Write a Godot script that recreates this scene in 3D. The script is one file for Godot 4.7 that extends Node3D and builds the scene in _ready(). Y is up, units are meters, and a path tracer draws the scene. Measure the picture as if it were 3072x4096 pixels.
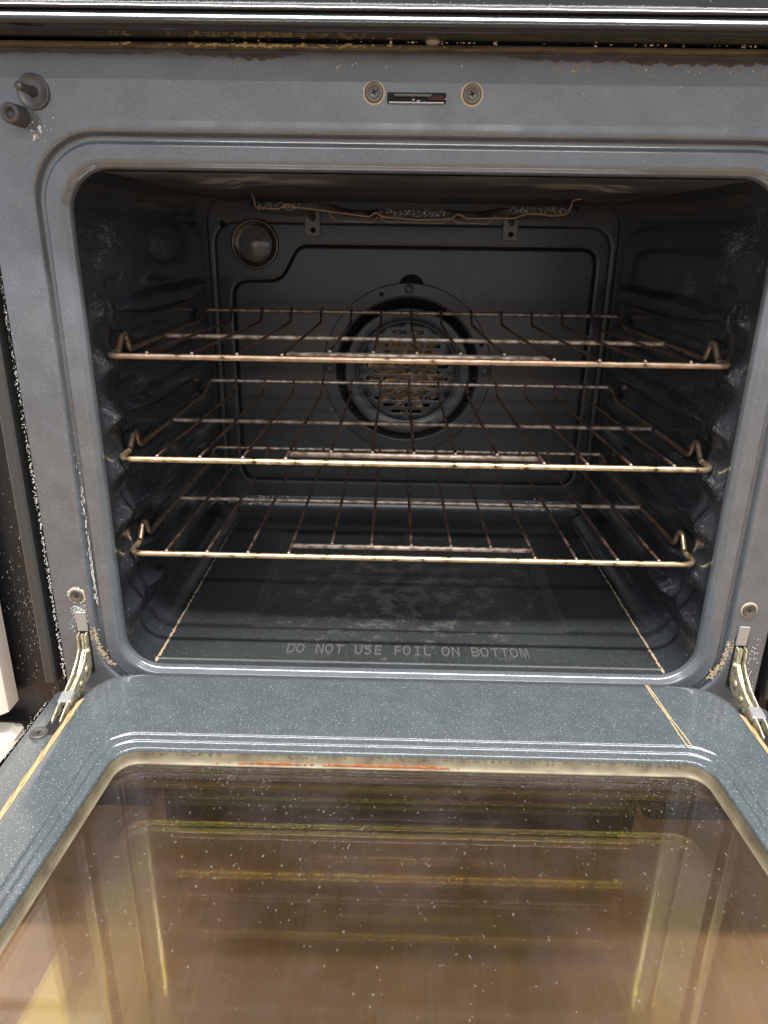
extends Node3D
# An open oven with three wire racks and its glass door folded down.
# Axes: x right, y up, z towards the viewer; the front bar of the middle rack is the origin.

const SHELF := [0.1024, 0.0, -0.1033]      # heights of the three racks
const HALF := 0.304                        # half width of the cavity
const FLOOR_Y := -0.2255
const TOP_Y := 0.2612
const BACK_Z := -0.455
const GROUND_Y := -0.73

var rng := RandomNumberGenerator.new()
var mats := {}


func _ready() -> void:
	rng.seed = 4711
	set_camera()
	set_light()
	make_materials()
	build_ground()
	build_oven()
	build_racks()
	build_neighbours()


# ---------------------------------------------------------------- camera and light
func set_camera() -> void:
	var c := Camera3D.new()
	c.name = "camera"
	c.fov = 70.47
	c.near = 0.02
	c.far = 60.0
	c.position = Vector3(-0.0206, 0.2093, 0.6962)
	c.rotation = Vector3(-0.3582, 0.0131, 0.0155)
	c.current = true
	add_child(c)


func set_light() -> void:
	var w := WorldEnvironment.new()
	w.name = "surroundings"
	var e := Environment.new()
	e.background_mode = Environment.BG_COLOR
	e.background_color = Color(0.92, 0.935, 0.96)
	e.background_energy_multiplier = 1.12
	e.tonemap_mode = Environment.TONE_MAPPER_LINEAR
	e.tonemap_exposure = 1.1
	e.sdfgi_enabled = true
	e.ssao_enabled = true
	e.ssil_enabled = true
	w.environment = e
	add_child(w)
	ceiling_lamp("long white ceiling lamp hanging above the oven door", Vector3(0.0, 1.9, 0.55), 2.4, 0.09, 13.0)
	ceiling_lamp("long white ceiling lamp farther out from the oven front", Vector3(0.1, 1.9, 3.1), 2.4, 0.09, 11.0)


func ceiling_lamp(label: String, at: Vector3, length: float, width: float, energy: float) -> void:
	var t := thing("ceiling_lamp", label, "lamp", at, "linear ceiling lamps")
	var white := flat_mat(Color(0.8, 0.8, 0.8), 0.4)
	part(t, "housing", cbox(Vector3(length + 0.04, 0.05, width + 0.03), 0.004), white, Vector3(0, 0.03, 0))
	var glow := StandardMaterial3D.new()
	glow.albedo_color = Color(0.9, 0.9, 0.9)
	glow.emission_enabled = true
	glow.emission = Color(1.0, 0.97, 0.92)
	glow.emission_energy_multiplier = 1.0
	part(t, "tube", cbox(Vector3(length, 0.004, width), 0.001), glow, Vector3(0, 0.002, 0))
	var l := AreaLight3D.new()
	l.name = "tube_light"
	l.area_size = Vector2(length, width)
	l.light_color = Color(1.0, 0.985, 0.965)
	l.light_energy = energy
	l.shadow_enabled = true
	l.rotation = Vector3(-PI / 2, 0, 0)
	l.position = Vector3(0, -0.004, 0)
	t.add_child(l)


# ---------------------------------------------------------------- helpers: nodes
func thing(called: String, label: String, category: String, at := Vector3.ZERO, group := "") -> Node3D:
	var o := Node3D.new()
	var n := called
	var k := 0
	while has_node(NodePath(n)):
		k += 1
		n = "%s_%03d" % [called, k]
	o.name = n
	add_child(o)
	o.position = at
	o.set_meta("label", label)
	o.set_meta("category", category)
	if group != "":
		o.set_meta("group", group)
	return o


func part(parent: Node, called: String, mesh: Mesh, mat: Material, at := Vector3.ZERO, turn := Vector3.ZERO) -> MeshInstance3D:
	var o := MeshInstance3D.new()
	o.name = called
	o.mesh = mesh
	o.material_override = mat
	o.position = at
	o.rotation = turn
	parent.add_child(o, true)
	return o


func stuff(o: Node) -> void:
	o.set_meta("kind", "stuff")


# ---------------------------------------------------------------- helpers: shapes
func rr(x0: float, x1: float, y0: float, y1: float, r: float, nc := 8, ne := 6) -> PackedVector2Array:
	# rounded rectangle, always the same number of points for the same nc and ne
	var out := PackedVector2Array()
	var cs := [Vector2(x1 - r, y0 + r), Vector2(x1 - r, y1 - r), Vector2(x0 + r, y1 - r), Vector2(x0 + r, y0 + r)]
	for k in 4:
		var a0 := -PI / 2 + k * PI / 2
		for i in nc + 1:
			var a := a0 + PI / 2 * i / nc
			out.append(cs[k] + Vector2(cos(a), sin(a)) * r)
		var p: Vector2 = out[out.size() - 1]
		var a1 := a0 + PI / 2
		var q: Vector2 = cs[(k + 1) % 4] + Vector2(cos(a1), sin(a1)) * r
		for i in range(1, ne):
			out.append(p.lerp(q, float(i) / ne))
	return out


func loft(loops: Array, closed := true, flip := false, caps := false, flat := false) -> ArrayMesh:
	var st := SurfaceTool.new()
	st.begin(Mesh.PRIMITIVE_TRIANGLES)
	st.set_smooth_group(-1 if flat else 0)
	add_loft(st, loops, closed, flip, caps)
	st.generate_normals()
	return st.commit()


func tri(st: SurfaceTool, a: Vector3, b: Vector3, c: Vector3, flip := false) -> void:
	st.add_vertex(a)
	if flip:
		st.add_vertex(c)
		st.add_vertex(b)
	else:
		st.add_vertex(b)
		st.add_vertex(c)


func quad(st: SurfaceTool, a: Vector3, b: Vector3, c: Vector3, d: Vector3, flip := false) -> void:
	tri(st, a, b, c, flip)
	tri(st, a, c, d, flip)


func add_loft(st: SurfaceTool, loops: Array, closed := true, flip := false, caps := false) -> void:
	for k in loops.size() - 1:
		var a: PackedVector3Array = loops[k]
		var b: PackedVector3Array = loops[k + 1]
		var n := a.size()
		for i in (n if closed else n - 1):
			var j := (i + 1) % n
			quad(st, a[i], a[j], b[j], b[i], flip)
	if caps:
		for e in 2:
			var l: PackedVector3Array = loops[0] if e == 0 else loops[loops.size() - 1]
			var c := Vector3.ZERO
			for v in l:
				c += v
			c /= l.size()
			for i in l.size():
				tri(st, c, l[i], l[(i + 1) % l.size()], flip == (e == 0))


func cbox(size: Vector3, c := 0.001) -> ArrayMesh:
	# box with chamfered edges, centred
	var h := size / 2
	var loops := []
	for p in [[c, -h.y], [0.0, -h.y + c], [0.0, h.y - c], [c, h.y]]:
		var l := PackedVector3Array()
		for q in rr(-h.x + p[0], h.x - p[0], -h.z + p[0], h.z - p[0], maxf(c, 0.0002), 1, 1):
			l.append(Vector3(q.x, p[1], q.y))
		loops.append(l)
	return loft(loops, true, false, true, true)


func lathe(profile: Array, n := 40, flip := false) -> ArrayMesh:
	# profile of Vector2(radius, z) spun about z
	var loops := []
	for p in profile:
		var l := PackedVector3Array()
		for i in n:
			var a := TAU * i / n
			l.append(Vector3(cos(a) * p.x, sin(a) * p.x, p.y))
		loops.append(l)
	return loft(loops, true, flip)


func bezier(pts: Array, r := 0.01, n := 5) -> PackedVector3Array:
	# polyline with its corners rounded
	var out := PackedVector3Array([pts[0]])
	for i in range(1, pts.size() - 1):
		var p: Vector3 = pts[i]
		var a: Vector3 = pts[i - 1] - p
		var b: Vector3 = pts[i + 1] - p
		var d := minf(r, minf(a.length(), b.length()) * 0.48)
		var s := p + a.normalized() * d
		var t := p + b.normalized() * d
		for k in n + 1:
			var u := float(k) / n
			out.append(s.lerp(p, u).lerp(p.lerp(t, u), u))
	out.append(pts[pts.size() - 1])
	return out


func add_tube(st: SurfaceTool, path: PackedVector3Array, radius: float, sides := 10, closed := false) -> void:
	var loops := []
	var n := path.size()
	var dir := (path[1] - path[0]).normalized()
	var up := Vector3.UP if absf(dir.y) < 0.9 else Vector3.RIGHT
	var side := dir.cross(up).normalized()
	for i in n:
		var d: Vector3
		if closed:
			d = (path[(i + 1) % n] - path[(i - 1 + n) % n]).normalized()
		else:
			d = (path[mini(i + 1, n - 1)] - path[maxi(i - 1, 0)]).normalized()
		side = (side - d * side.dot(d)).normalized()
		var other := d.cross(side)
		var l := PackedVector3Array()
		for k in sides:
			var a := TAU * k / sides
			l.append(path[i] + (side * cos(a) + other * sin(a)) * radius)
		loops.append(l)
	if closed:
		loops.append(loops[0])
	add_loft(st, loops, true, false, not closed)


func tube(path: PackedVector3Array, radius: float, sides := 10, closed := false) -> ArrayMesh:
	var st := SurfaceTool.new()
	st.begin(Mesh.PRIMITIVE_TRIANGLES)
	add_tube(st, path, radius, sides, closed)
	st.generate_normals()
	return st.commit()


func sheet(nu: int, nv: int, f: Callable, flip := false) -> ArrayMesh:
	# f(u, v) -> Vector3, uv kept
	var pts := PackedVector3Array()
	for j in nv + 1:
		for i in nu + 1:
			pts.append(f.call(float(i) / nu, float(j) / nv))
	var st := SurfaceTool.new()
	st.begin(Mesh.PRIMITIVE_TRIANGLES)
	for j in nv + 1:
		for i in nu + 1:
			st.set_uv(Vector2(float(i) / nu, float(j) / nv))
			st.add_vertex(pts[j * (nu + 1) + i])
	for j in nv:
		for i in nu:
			var a := j * (nu + 1) + i
			var q := [a, a + 1, a + nu + 2, a, a + nu + 2, a + nu + 1]
			if flip:
				q = [a, a + nu + 2, a + 1, a, a + nu + 1, a + nu + 2]
			for k in q:
				st.add_index(k)
	st.generate_normals()
	return st.commit()


func prism(outline: PackedVector2Array, to3: Callable, h0: float, h1: float) -> ArrayMesh:
	# outline extruded from h0 to h1; to3(point, height) -> Vector3
	var st := SurfaceTool.new()
	st.begin(Mesh.PRIMITIVE_TRIANGLES)
	st.set_smooth_group(-1)
	var idx := Geometry2D.triangulate_polygon(outline)
	for e in 2:
		var h: float = h1 if e else h0
		for k in range(0, idx.size(), 3):
			tri(st, to3.call(outline[idx[k]], h), to3.call(outline[idx[k + 1]], h), to3.call(outline[idx[k + 2]], h), e == 1)
	for i in outline.size():
		var j := (i + 1) % outline.size()
		quad(st, to3.call(outline[i], h0), to3.call(outline[j], h0), to3.call(outline[j], h1), to3.call(outline[i], h1))
	st.generate_normals()
	return st.commit()


func add_flake(st: SurfaceTool, c: Vector3, u: Vector3, v: Vector3, n: Vector3, lift: float) -> void:
	# a small irregular domed fleck: u and v are its half axes
	var k := rng.randi_range(5, 8)
	var ring := []
	for i in k:
		var a := TAU * (i + rng.randf_range(-0.3, 0.3)) / k
		var r := rng.randf_range(0.55, 1.0)
		ring.append(c + (u * cos(a) + v * sin(a)) * r)
	for i in k:
		tri(st, c + n * lift, ring[i], ring[(i + 1) % k], true)


func flakes(spots: Array, mat: Material, parent: Node, called: String) -> void:
	# spots of [centre, normal, size, stretch direction, stretch]
	var st := SurfaceTool.new()
	st.begin(Mesh.PRIMITIVE_TRIANGLES)
	st.set_smooth_group(-1)
	for s in spots:
		var n: Vector3 = s[1]
		var t: Vector3 = s[3]
		t = (t - n * t.dot(n)).normalized()
		add_flake(st, s[0] + n * 0.0001, t * s[2] * s[4], n.cross(t) * s[2], n, minf(s[2] * 0.35, 0.0006) + 0.0001)
	st.generate_normals()
	stuff(part(parent, called, st.commit(), mat))


# ---------------------------------------------------------------- helpers: materials and pictures of surfaces
func flat_mat(lin: Color, rough: float, metal := 0.0, spec := 0.5) -> StandardMaterial3D:
	var m := StandardMaterial3D.new()
	m.albedo_color = lin.linear_to_srgb()
	m.roughness = rough
	m.metallic = metal
	m.metallic_specular = spec
	return m


func noise(freq: float, seed_: int, octaves := 4, type := FastNoiseLite.TYPE_SIMPLEX_SMOOTH) -> FastNoiseLite:
	var n := FastNoiseLite.new()
	n.seed = seed_
	n.frequency = freq
	n.noise_type = type
	n.fractal_octaves = octaves
	return n


func noise_tex(freq: float, seed_: int, stops: Array, size := 512, octaves := 4) -> NoiseTexture2D:
	var t := NoiseTexture2D.new()
	t.width = size
	t.height = size
	t.seamless = true
	t.noise = noise(freq, seed_, octaves)
	var g := Gradient.new()
	g.offsets = PackedFloat32Array(stops.map(func(s): return s[0]))
	g.colors = PackedColorArray(stops.map(func(s): return s[1]))
	t.color_ramp = g
	return t


func grey(v: float) -> Color:
	return Color(v, v, v)


func triplanar(m: StandardMaterial3D, repeats_per_metre: float) -> void:
	m.uv1_triplanar = true
	m.uv1_world_triplanar = true
	m.uv1_scale = Vector3.ONE * repeats_per_metre
	m.uv1_triplanar_sharpness = 8.0


func speckled(base: Color, dots: int, bright: float, seed_: int, cloud := 0.12) -> ImageTexture:
	# dark enamel with the fine white grains fired into it
	var r := RandomNumberGenerator.new()
	r.seed = seed_
	var w := 1024
	var img := Image.create(w, w, false, Image.FORMAT_RGB8)
	var nz := noise(0.006, seed_, 4).get_seamless_image(w, w)
	var fine := noise(0.2, seed_ + 1, 2).get_seamless_image(w, w)
	var a := nz.get_data()
	var b := fine.get_data()
	var out := PackedByteArray()
	out.resize(w * w * 3)
	for i in w * w:
		var k := 1.0 + cloud * (a[i] / 127.5 - 1.0) + 0.10 * (b[i] / 127.5 - 1.0)
		out[i * 3] = int(clampf(base.r * k, 0, 1) * 255)
		out[i * 3 + 1] = int(clampf(base.g * k, 0, 1) * 255)
		out[i * 3 + 2] = int(clampf(base.b * k, 0, 1) * 255)
	for k in dots:
		var x := r.randi_range(0, w - 1)
		var y := r.randi_range(0, w - 1)
		var v := bright * pow(r.randf(), 1.6)
		var cells := [[0, 0, 1.0]]
		if r.randf() < 0.28:
			cells = [[0, 0, 1.0], [1, 0, 0.8], [0, 1, 0.7], [1, 1, 0.5]]
		if r.randf() < 0.015:
			cells = [[0, 0, 1.0], [1, 0, 1.0], [0, 1, 1.0], [1, 1, 1.0], [2, 1, 0.7], [1, 2, 0.7]]
		for c in cells:
			var at: int = (((y + c[1]) % w) * w + (x + c[0]) % w) * 3
			for ch in 3:
				out[at + ch] = mini(255, int(out[at + ch] + (255 - out[at + ch]) * v * c[2]))
	img.set_data(w, w, false, Image.FORMAT_RGB8, out)
	return ImageTexture.create_from_image(img)


func base_image(w: int, h: int, base: Color, seed_: int, cloud: float, dots: int) -> Image:
	var img := Image.create(w, h, false, Image.FORMAT_RGB8)
	var big := noise(4.0 / w, seed_, 5)
	var small := noise(0.18, seed_ + 7, 2)
	for y in h:
		for x in w:
			var k := 1.0 + cloud * big.get_noise_2d(x, y) + 0.12 * small.get_noise_2d(x, y)
			img.set_pixel(x, y, Color(base.r * k, base.g * k, base.b * k))
	var r := RandomNumberGenerator.new()
	r.seed = seed_ + 3
	for k in dots:
		var p := Vector2i(r.randi_range(0, w - 1), r.randi_range(0, h - 1))
		img.set_pixelv(p, img.get_pixelv(p).lerp(Color(0.85, 0.87, 0.9), 0.6 * r.randf()))
	return img


func strokes(img: Image, c: Vector2, along: float, spread: Vector2, length: float, count: int, tone: Color, most: float, r: RandomNumberGenerator) -> void:
	# many fine strokes, for scuffs, splashes and painted glints; positions in pixels
	for k in count:
		var p := c + Vector2(r.randfn(0, 1) * spread.x, r.randfn(0, 1) * spread.y)
		var a := along + r.randfn(0, 0.25)
		var d := Vector2(cos(a), sin(a))
		var n := int(length * r.randf_range(0.3, 1.2))
		var v := most * r.randf()
		for i in n:
			p += d
			if r.randf() < 0.25:
				continue
			var q := Vector2i(p)
			if q.x < 0 or q.y < 0 or q.x >= img.get_width() or q.y >= img.get_height():
				continue
			img.set_pixelv(q, img.get_pixelv(q).lerp(tone, v))


func image_mat(img: Image, rough: float, spec := 0.5) -> StandardMaterial3D:
	var m := StandardMaterial3D.new()
	m.albedo_texture = ImageTexture.create_from_image(img)
	m.roughness = rough
	m.metallic_specular = spec
	m.texture_repeat = false
	return m


func make_materials() -> void:
	# enamel of the front frame and of the door
	var smear := noise_tex(0.008, 5, [[0.0, grey(0.45)], [0.5, grey(0.7)], [1.0, grey(1.0)]], 512, 6)
	var m := StandardMaterial3D.new()
	m.albedo_texture = speckled(Color(0.315, 0.33, 0.347), 14000, 0.55, 11, 0.08)
	m.roughness = 0.26
	m.metallic_specular = 0.68
	m.roughness_texture = smear
	triplanar(m, 4.0)
	mats.frame = m
	m = StandardMaterial3D.new()
	m.albedo_texture = speckled(Color(0.285, 0.31, 0.322), 22000, 0.95, 12, 0.05)
	m.roughness = 0.2
	m.metallic_specular = 0.65
	m.roughness_texture = smear
	triplanar(m, 4.0)
	mats.door = m
	m = StandardMaterial3D.new()
	m.albedo_texture = speckled(Color(0.165, 0.178, 0.188), 3000, 0.5, 13)
	m.roughness = 0.3
	triplanar(m, 4.0)
	mats.enamel = m
	mats.ring_enamel = flat_mat(Color(0.014, 0.015, 0.016), 0.3)
	# black gloss of the control panel
	mats.gloss = flat_mat(Color(0.012, 0.013, 0.014), 0.06)
	mats.black = flat_mat(Color(0.012, 0.012, 0.013), 0.25)
	mats.hole = flat_mat(Color(0.004, 0.004, 0.004), 0.9)
	mats.side_paint = flat_mat(Color(0.034, 0.034, 0.034), 0.4)
	# metals
	m = StandardMaterial3D.new()
	m.albedo_texture = noise_tex(0.02, 21, [[0.0, Color(0.15, 0.11, 0.08)], [0.2, Color(0.3, 0.23, 0.16)], [0.27, Color(0.6, 0.51, 0.39)], [0.55, Color(0.72, 0.64, 0.51)], [1.0, Color(0.8, 0.74, 0.63)]], 512, 6)
	m.metallic = 0.8
	m.roughness = 0.3
	triplanar(m, 5.0)
	mats.straw = m
	m = StandardMaterial3D.new()
	m.albedo_texture = noise_tex(0.02, 22, [[0.0, Color(0.15, 0.11, 0.09)], [0.2, Color(0.28, 0.21, 0.16)], [0.28, Color(0.54, 0.45, 0.37)], [0.7, Color(0.64, 0.55, 0.47)], [1.0, Color(0.7, 0.63, 0.56)]], 512, 5)
	m.metallic = 0.75
	m.roughness = 0.33
	triplanar(m, 5.0)
	mats.bronze = m
	m = StandardMaterial3D.new()
	m.albedo_texture = noise_tex(0.03, 23, [[0.0, Color(0.24, 0.19, 0.16)], [0.4, Color(0.5, 0.44, 0.395)], [0.7, Color(0.62, 0.565, 0.525)], [1.0, Color(0.72, 0.68, 0.65)]], 512, 5)
	m.metallic = 0.6
	m.roughness = 0.45
	triplanar(m, 5.0)
	mats.heat = m
	m = StandardMaterial3D.new()
	m.albedo_texture = noise_tex(0.04, 24, [[0.0, Color(0.12, 0.09, 0.08)], [0.5, Color(0.4, 0.31, 0.27)], [1.0, Color(0.58, 0.47, 0.4)]], 256, 4)
	m.metallic = 0.5
	m.roughness = 0.5
	triplanar(m, 8.0)
	mats.rod = m
	mats.rod_end = flat_mat(Color(0.3, 0.25, 0.2), 0.5, 0.4)
	m = StandardMaterial3D.new()
	m.albedo_texture = noise_tex(0.03, 25, [[0.0, Color(0.34, 0.27, 0.16)], [0.35, Color(0.72, 0.68, 0.55)], [0.7, Color(0.8, 0.79, 0.72)], [1.0, Color(0.86, 0.86, 0.84)]], 256, 4)
	m.metallic = 0.6
	m.roughness = 0.4
	triplanar(m, 12.0)
	mats.zinc = m
	mats.bright_zinc = flat_mat(Color(0.36, 0.365, 0.36), 0.35, 0.6)
	mats.steel = flat_mat(Color(0.075, 0.072, 0.07), 0.42, 0.5)
	mats.screw = flat_mat(Color(0.09, 0.082, 0.075), 0.4, 0.4)
	mats.rust_ring = flat_mat(Color(0.42, 0.32, 0.2), 0.8)
	mats.element = flat_mat(Color(0.06, 0.055, 0.055), 0.75)
	mats.ash = flat_mat(Color(0.5, 0.49, 0.48), 0.9)
	mats.wire = flat_mat(Color(0.26, 0.18, 0.13), 0.45, 0.4)
	mats.rubber = flat_mat(Color(0.045, 0.042, 0.042), 0.6)
	mats.residue = flat_mat(Color(0.5, 0.49, 0.46), 0.85)
	mats.dirt = flat_mat(Color(0.36, 0.27, 0.17), 0.85)
	mats.burnt = flat_mat(Color(0.05, 0.037, 0.03), 0.55)
	mats.burnt_film = flat_mat(Color(0.06, 0.042, 0.032), 0.5)
	mats.burnt_film.transparency = BaseMaterial3D.TRANSPARENCY_ALPHA
	mats.burnt_film.albedo_color.a = 0.62
	mats.rust = flat_mat(Color(0.26, 0.09, 0.03), 0.85)
	mats.crust = flat_mat(Color(0.40, 0.30, 0.15), 0.8)
	m = StandardMaterial3D.new()
	m.albedo_texture = noise_tex(0.015, 26, [[0.0, Color(0.22, 0.15, 0.09)], [0.4, Color(0.34, 0.3, 0.22)], [1.0, Color(0.42, 0.39, 0.32)]], 512, 5)
	m.roughness = 0.6
	triplanar(m, 4.0)
	mats.ledge = m
	m = StandardMaterial3D.new()
	m.albedo_texture = noise_tex(0.012, 27, [[0.0, Color(0.3, 0.25, 0.19)], [0.4, Color(0.4, 0.365, 0.295)], [0.7, Color(0.44, 0.41, 0.33)], [1.0, Color(0.47, 0.43, 0.36)]], 512, 6)
	m.metallic = 0.3
	m.roughness = 0.5
	triplanar(m, 4.0)
	mats.trim = m
	m = flat_mat(Color(0.46, 0.30, 0.15), 0.9)
	mats.gasket = m
	mats.gasket_dark = flat_mat(Color(0.33, 0.20, 0.09), 0.9)
	mats.white_enamel = flat_mat(Color(0.78, 0.74, 0.66), 0.25)
	# clear pane, and pane with the golden heat coating
	m = StandardMaterial3D.new()
	m.albedo_color = Color(0.45, 0.38, 0.3, 0.02)
	m.transparency = BaseMaterial3D.TRANSPARENCY_ALPHA
	m.roughness = 0.02
	m.metallic_specular = 0.5
	mats.glass = m
	m = StandardMaterial3D.new()
	m.albedo_color = Color(1, 1, 1, 0.2)
	m.albedo_texture = noise_tex(0.004, 28, [[0.0, Color(0.85, 0.75, 0.4)], [0.5, Color(0.9, 0.9, 0.35)], [1.0, Color(0.8, 0.65, 0.6)]], 256, 2)
	m.transparency = BaseMaterial3D.TRANSPARENCY_ALPHA
	m.metallic = 1.0
	m.roughness = 0.04
	triplanar(m, 2.0)
	mats.coated = m


# ---------------------------------------------------------------- ground
func build_ground() -> void:
	var img := Image.create(1024, 1024, false, Image.FORMAT_RGB8)
	var grain := noise(0.25, 31, 3)
	var tone := noise(0.004, 32, 3)
	for y in 1024:
		for x in 1024:
			var k := 0.9 + 0.06 * grain.get_noise_2d(x, y * 0.05) + 0.12 * tone.get_noise_2d(x * 2.0, y * 0.3)
			img.set_pixel(x, y, Color(0.68 * k, 0.53 * k, 0.375 * k))
	var m := StandardMaterial3D.new()
	m.albedo_texture = ImageTexture.create_from_image(img)
	m.roughness = 0.45
	triplanar(m, 0.5)
	m.uv1_offset = Vector3(0.5, 0.5, 0.5)
	var o := part(self, "floor", sheet(4, 4, func(u, v): return Vector3(lerpf(-4, 4, u), GROUND_Y, lerpf(-1.5, 6, v))), m)
	o.set_meta("kind", "structure")


# ---------------------------------------------------------------- the oven
func build_oven() -> void:
	var o := thing("oven", "open oven with dark speckled enamel cavity, fan cover and lowered glass door", "oven")
	front_frame(o)
	cavity(o)
	back_panel(o)
	broiler(o)
	control_panel(o)
	lower_body(o)
	door(o)


func loop_xy(x0: float, x1: float, y0: float, y1: float, r: float, z: float) -> PackedVector3Array:
	var l := PackedVector3Array()
	for p in rr(x0, x1, y0, y1, r, 10, 8):
		l.append(Vector3(p.x, p.y, z))
	return l


func front_frame(o: Node3D) -> void:
	var loops := []
	var x := 0.303
	var y0 := -0.2248
	var y1 := 0.2620
	for p in [[0.0004, 0.0195], [0.0005, 0.0225], [0.0014, 0.0250], [0.0028, 0.0266], [0.0042, 0.0276], [0.0053, 0.0292], [0.0068, 0.0299], [0.0090, 0.0300], [0.0098, 0.0300], [0.0175, 0.0300], [0.0182, 0.0300], [0.0192, 0.0297], [0.0199, 0.0288], [0.0206, 0.0252], [0.0214, 0.0236], [0.0228, 0.0230], [0.0252, 0.0230], [0.0264, 0.0238], [0.0271, 0.0256], [0.0280, 0.0286], [0.0289, 0.0299], [0.0304, 0.0305], [0.0330, 0.0304], [0.0365, 0.0299]]:
		loops.append(loop_xy(-x - p[0], x + p[0], y0 - p[0], y1 + p[0], 0.036 + p[0] * 0.75, p[1]))
	loops.append(loop_xy(-x - 0.0385, x + 0.0385, y0 - 0.0385, y1 + 0.0385, 0.064, 0.0298))
	loops.append(loop_xy(-0.3672, 0.3672, -0.260, 0.3467, 0.004, 0.0298))
	loops.append(loop_xy(-0.3690, 0.3690, -0.262, 0.3485, 0.004, 0.0298))
	loops.append(loop_xy(-0.3705, 0.3705, -0.263, 0.3500, 0.004, 0.0292))
	loops.append(loop_xy(-0.3712, 0.3712, -0.264, 0.3507, 0.004, 0.0270))
	loops.append(loop_xy(-0.3712, 0.3712, -0.264, 0.3507, 0.004, -0.0100))
	part(o, "front_frame", loft(loops, true, true), mats.frame)
	# side panels of the body beside the frame
	for s in [-1, 1]:
		part(o, "side_panel", cbox(Vector3(0.0125, 0.68, 0.60), 0.002), mats.side_paint, Vector3(s * 0.3905, 0.090, -0.273))
		part(o, "plinth_side", cbox(Vector3(0.0125, 0.46, 0.30), 0.002), mats.black, Vector3(s * 0.3905, -0.5, -0.423))
	# screws
	for p in [[-0.0426, 0.3210], [0.0365, 0.3207]]:
		screw(o, Vector3(p[0], p[1], 0.0298), 0.0076, true)
	for s in [-1, 1]:
		screw(o, Vector3(s * 0.3458, -0.1392, 0.0298), 0.0072, true)
	# latch opening with the latch tongue in it
	var slot := part(o, "latch_opening", cbox(Vector3(0.0475, 0.0078, 0.0012), 0.0004), mats.hole, Vector3(-0.0082, 0.3175, 0.0302))
	part(slot, "tongue", cbox(Vector3(0.031, 0.0022, 0.004), 0.0006), mats.steel, Vector3(-0.003, 0.0018, 0.001))
	part(slot, "lip", cbox(Vector3(0.045, 0.0012, 0.003), 0.0004), mats.bright_zinc, Vector3(0, -0.0034, 0.0008))
	part(slot, "catch", cbox(Vector3(0.012, 0.004, 0.002), 0.0004), flat_mat(Color(0.035, 0.006, 0.008), 0.8), Vector3(0.016, 0.0, 0.0004))
	# plunger and bumper at the upper left
	var pl := part(o, "plunger_cup", lathe([Vector2(0.0, 0.0018), Vector2(0.006, 0.0014), Vector2(0.0112, 0.0012), Vector2(0.0126, 0.0024), Vector2(0.0132, 0.0016), Vector2(0.0132, -0.001)], 40, true), mats.steel, Vector3(-0.3195, 0.3185, 0.0300))
	part(pl, "plunger_pin", lathe([Vector2(0.0, 0.0260), Vector2(0.0026, 0.0260), Vector2(0.0032, 0.0252), Vector2(0.0032, 0.004), Vector2(0.0045, 0.0012)], 20, true), mats.steel)
	part(o, "rubber_bumper", lathe([Vector2(0.0, 0.0150), Vector2(0.0036, 0.0150), Vector2(0.0042, 0.0190), Vector2(0.0068, 0.0190), Vector2(0.0078, 0.0178), Vector2(0.0082, -0.001)], 32, true), mats.rubber, Vector3(-0.3330, 0.3005, 0.0300))
	# hinge arms, catches and residue round them
	hinge(o, -1)
	hinge(o, 1)
	dirt_on_frame(o)


func screw(o: Node, at: Vector3, r: float, ring: bool, turn := Vector3.ZERO) -> void:
	var s := part(o, "screw", lathe([Vector2(0.0, 0.0016), Vector2(r * 0.62, 0.0017), Vector2(r * 0.72, 0.0023), Vector2(r * 0.92, 0.0021), Vector2(r, 0.0013), Vector2(r, -0.001)], 32, true), mats.screw, at, turn)
	if ring:
		part(s, "rust_ring", lathe([Vector2(r * 1.0, 0.0007), Vector2(r * 1.17, 0.0005), Vector2(r * 1.22, -0.0006)], 32, true), mats.rust_ring)
	for k in 2:
		part(s, "recess", cbox(Vector3(r * 0.62, r * 0.14, 0.0004), 0.0001), mats.hole, Vector3(0, 0, 0.0017), Vector3(0, 0, 0.4 + k * PI / 2))


func hinge(o: Node3D, s: int) -> void:
	var x := s * 0.3445
	var h := part(o, "hinge_arm", hinge_arm_mesh(x), mats.zinc)
	part(h, "hinge_slot", cbox(Vector3(0.0135, 0.060, 0.0010), 0.0003), mats.hole, Vector3(x, -0.200, 0.0303))
	part(h, "catch_plate", cbox(Vector3(0.0115, 0.0225, 0.0016), 0.0006), mats.bright_zinc, Vector3(x, -0.1690, 0.0310), Vector3(0, 0, -s * 0.02))
	part(h, "lock_clip", cbox(Vector3(0.0135, 0.0070, 0.0150), 0.0012), mats.bright_zinc, Vector3(x, -0.2262, 0.0850), Vector3(0.22, 0, 0))
	for p in [[-0.2185, 0.044, 0.0042], [-0.2010, 0.036, 0.0028], [-0.2255, 0.061, 0.0034]]:
		part(h, "rivet", lathe([Vector2(0.0, 0.0016), Vector2(p[2] * 0.5, 0.0016), Vector2(p[2] * 0.7, 0.0008), Vector2(p[2], 0.0004), Vector2(p[2], -0.001)], 20, true), mats.zinc, Vector3(x - s * 0.0052, p[0], p[1]), Vector3(0, -s * PI / 2, 0))


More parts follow.
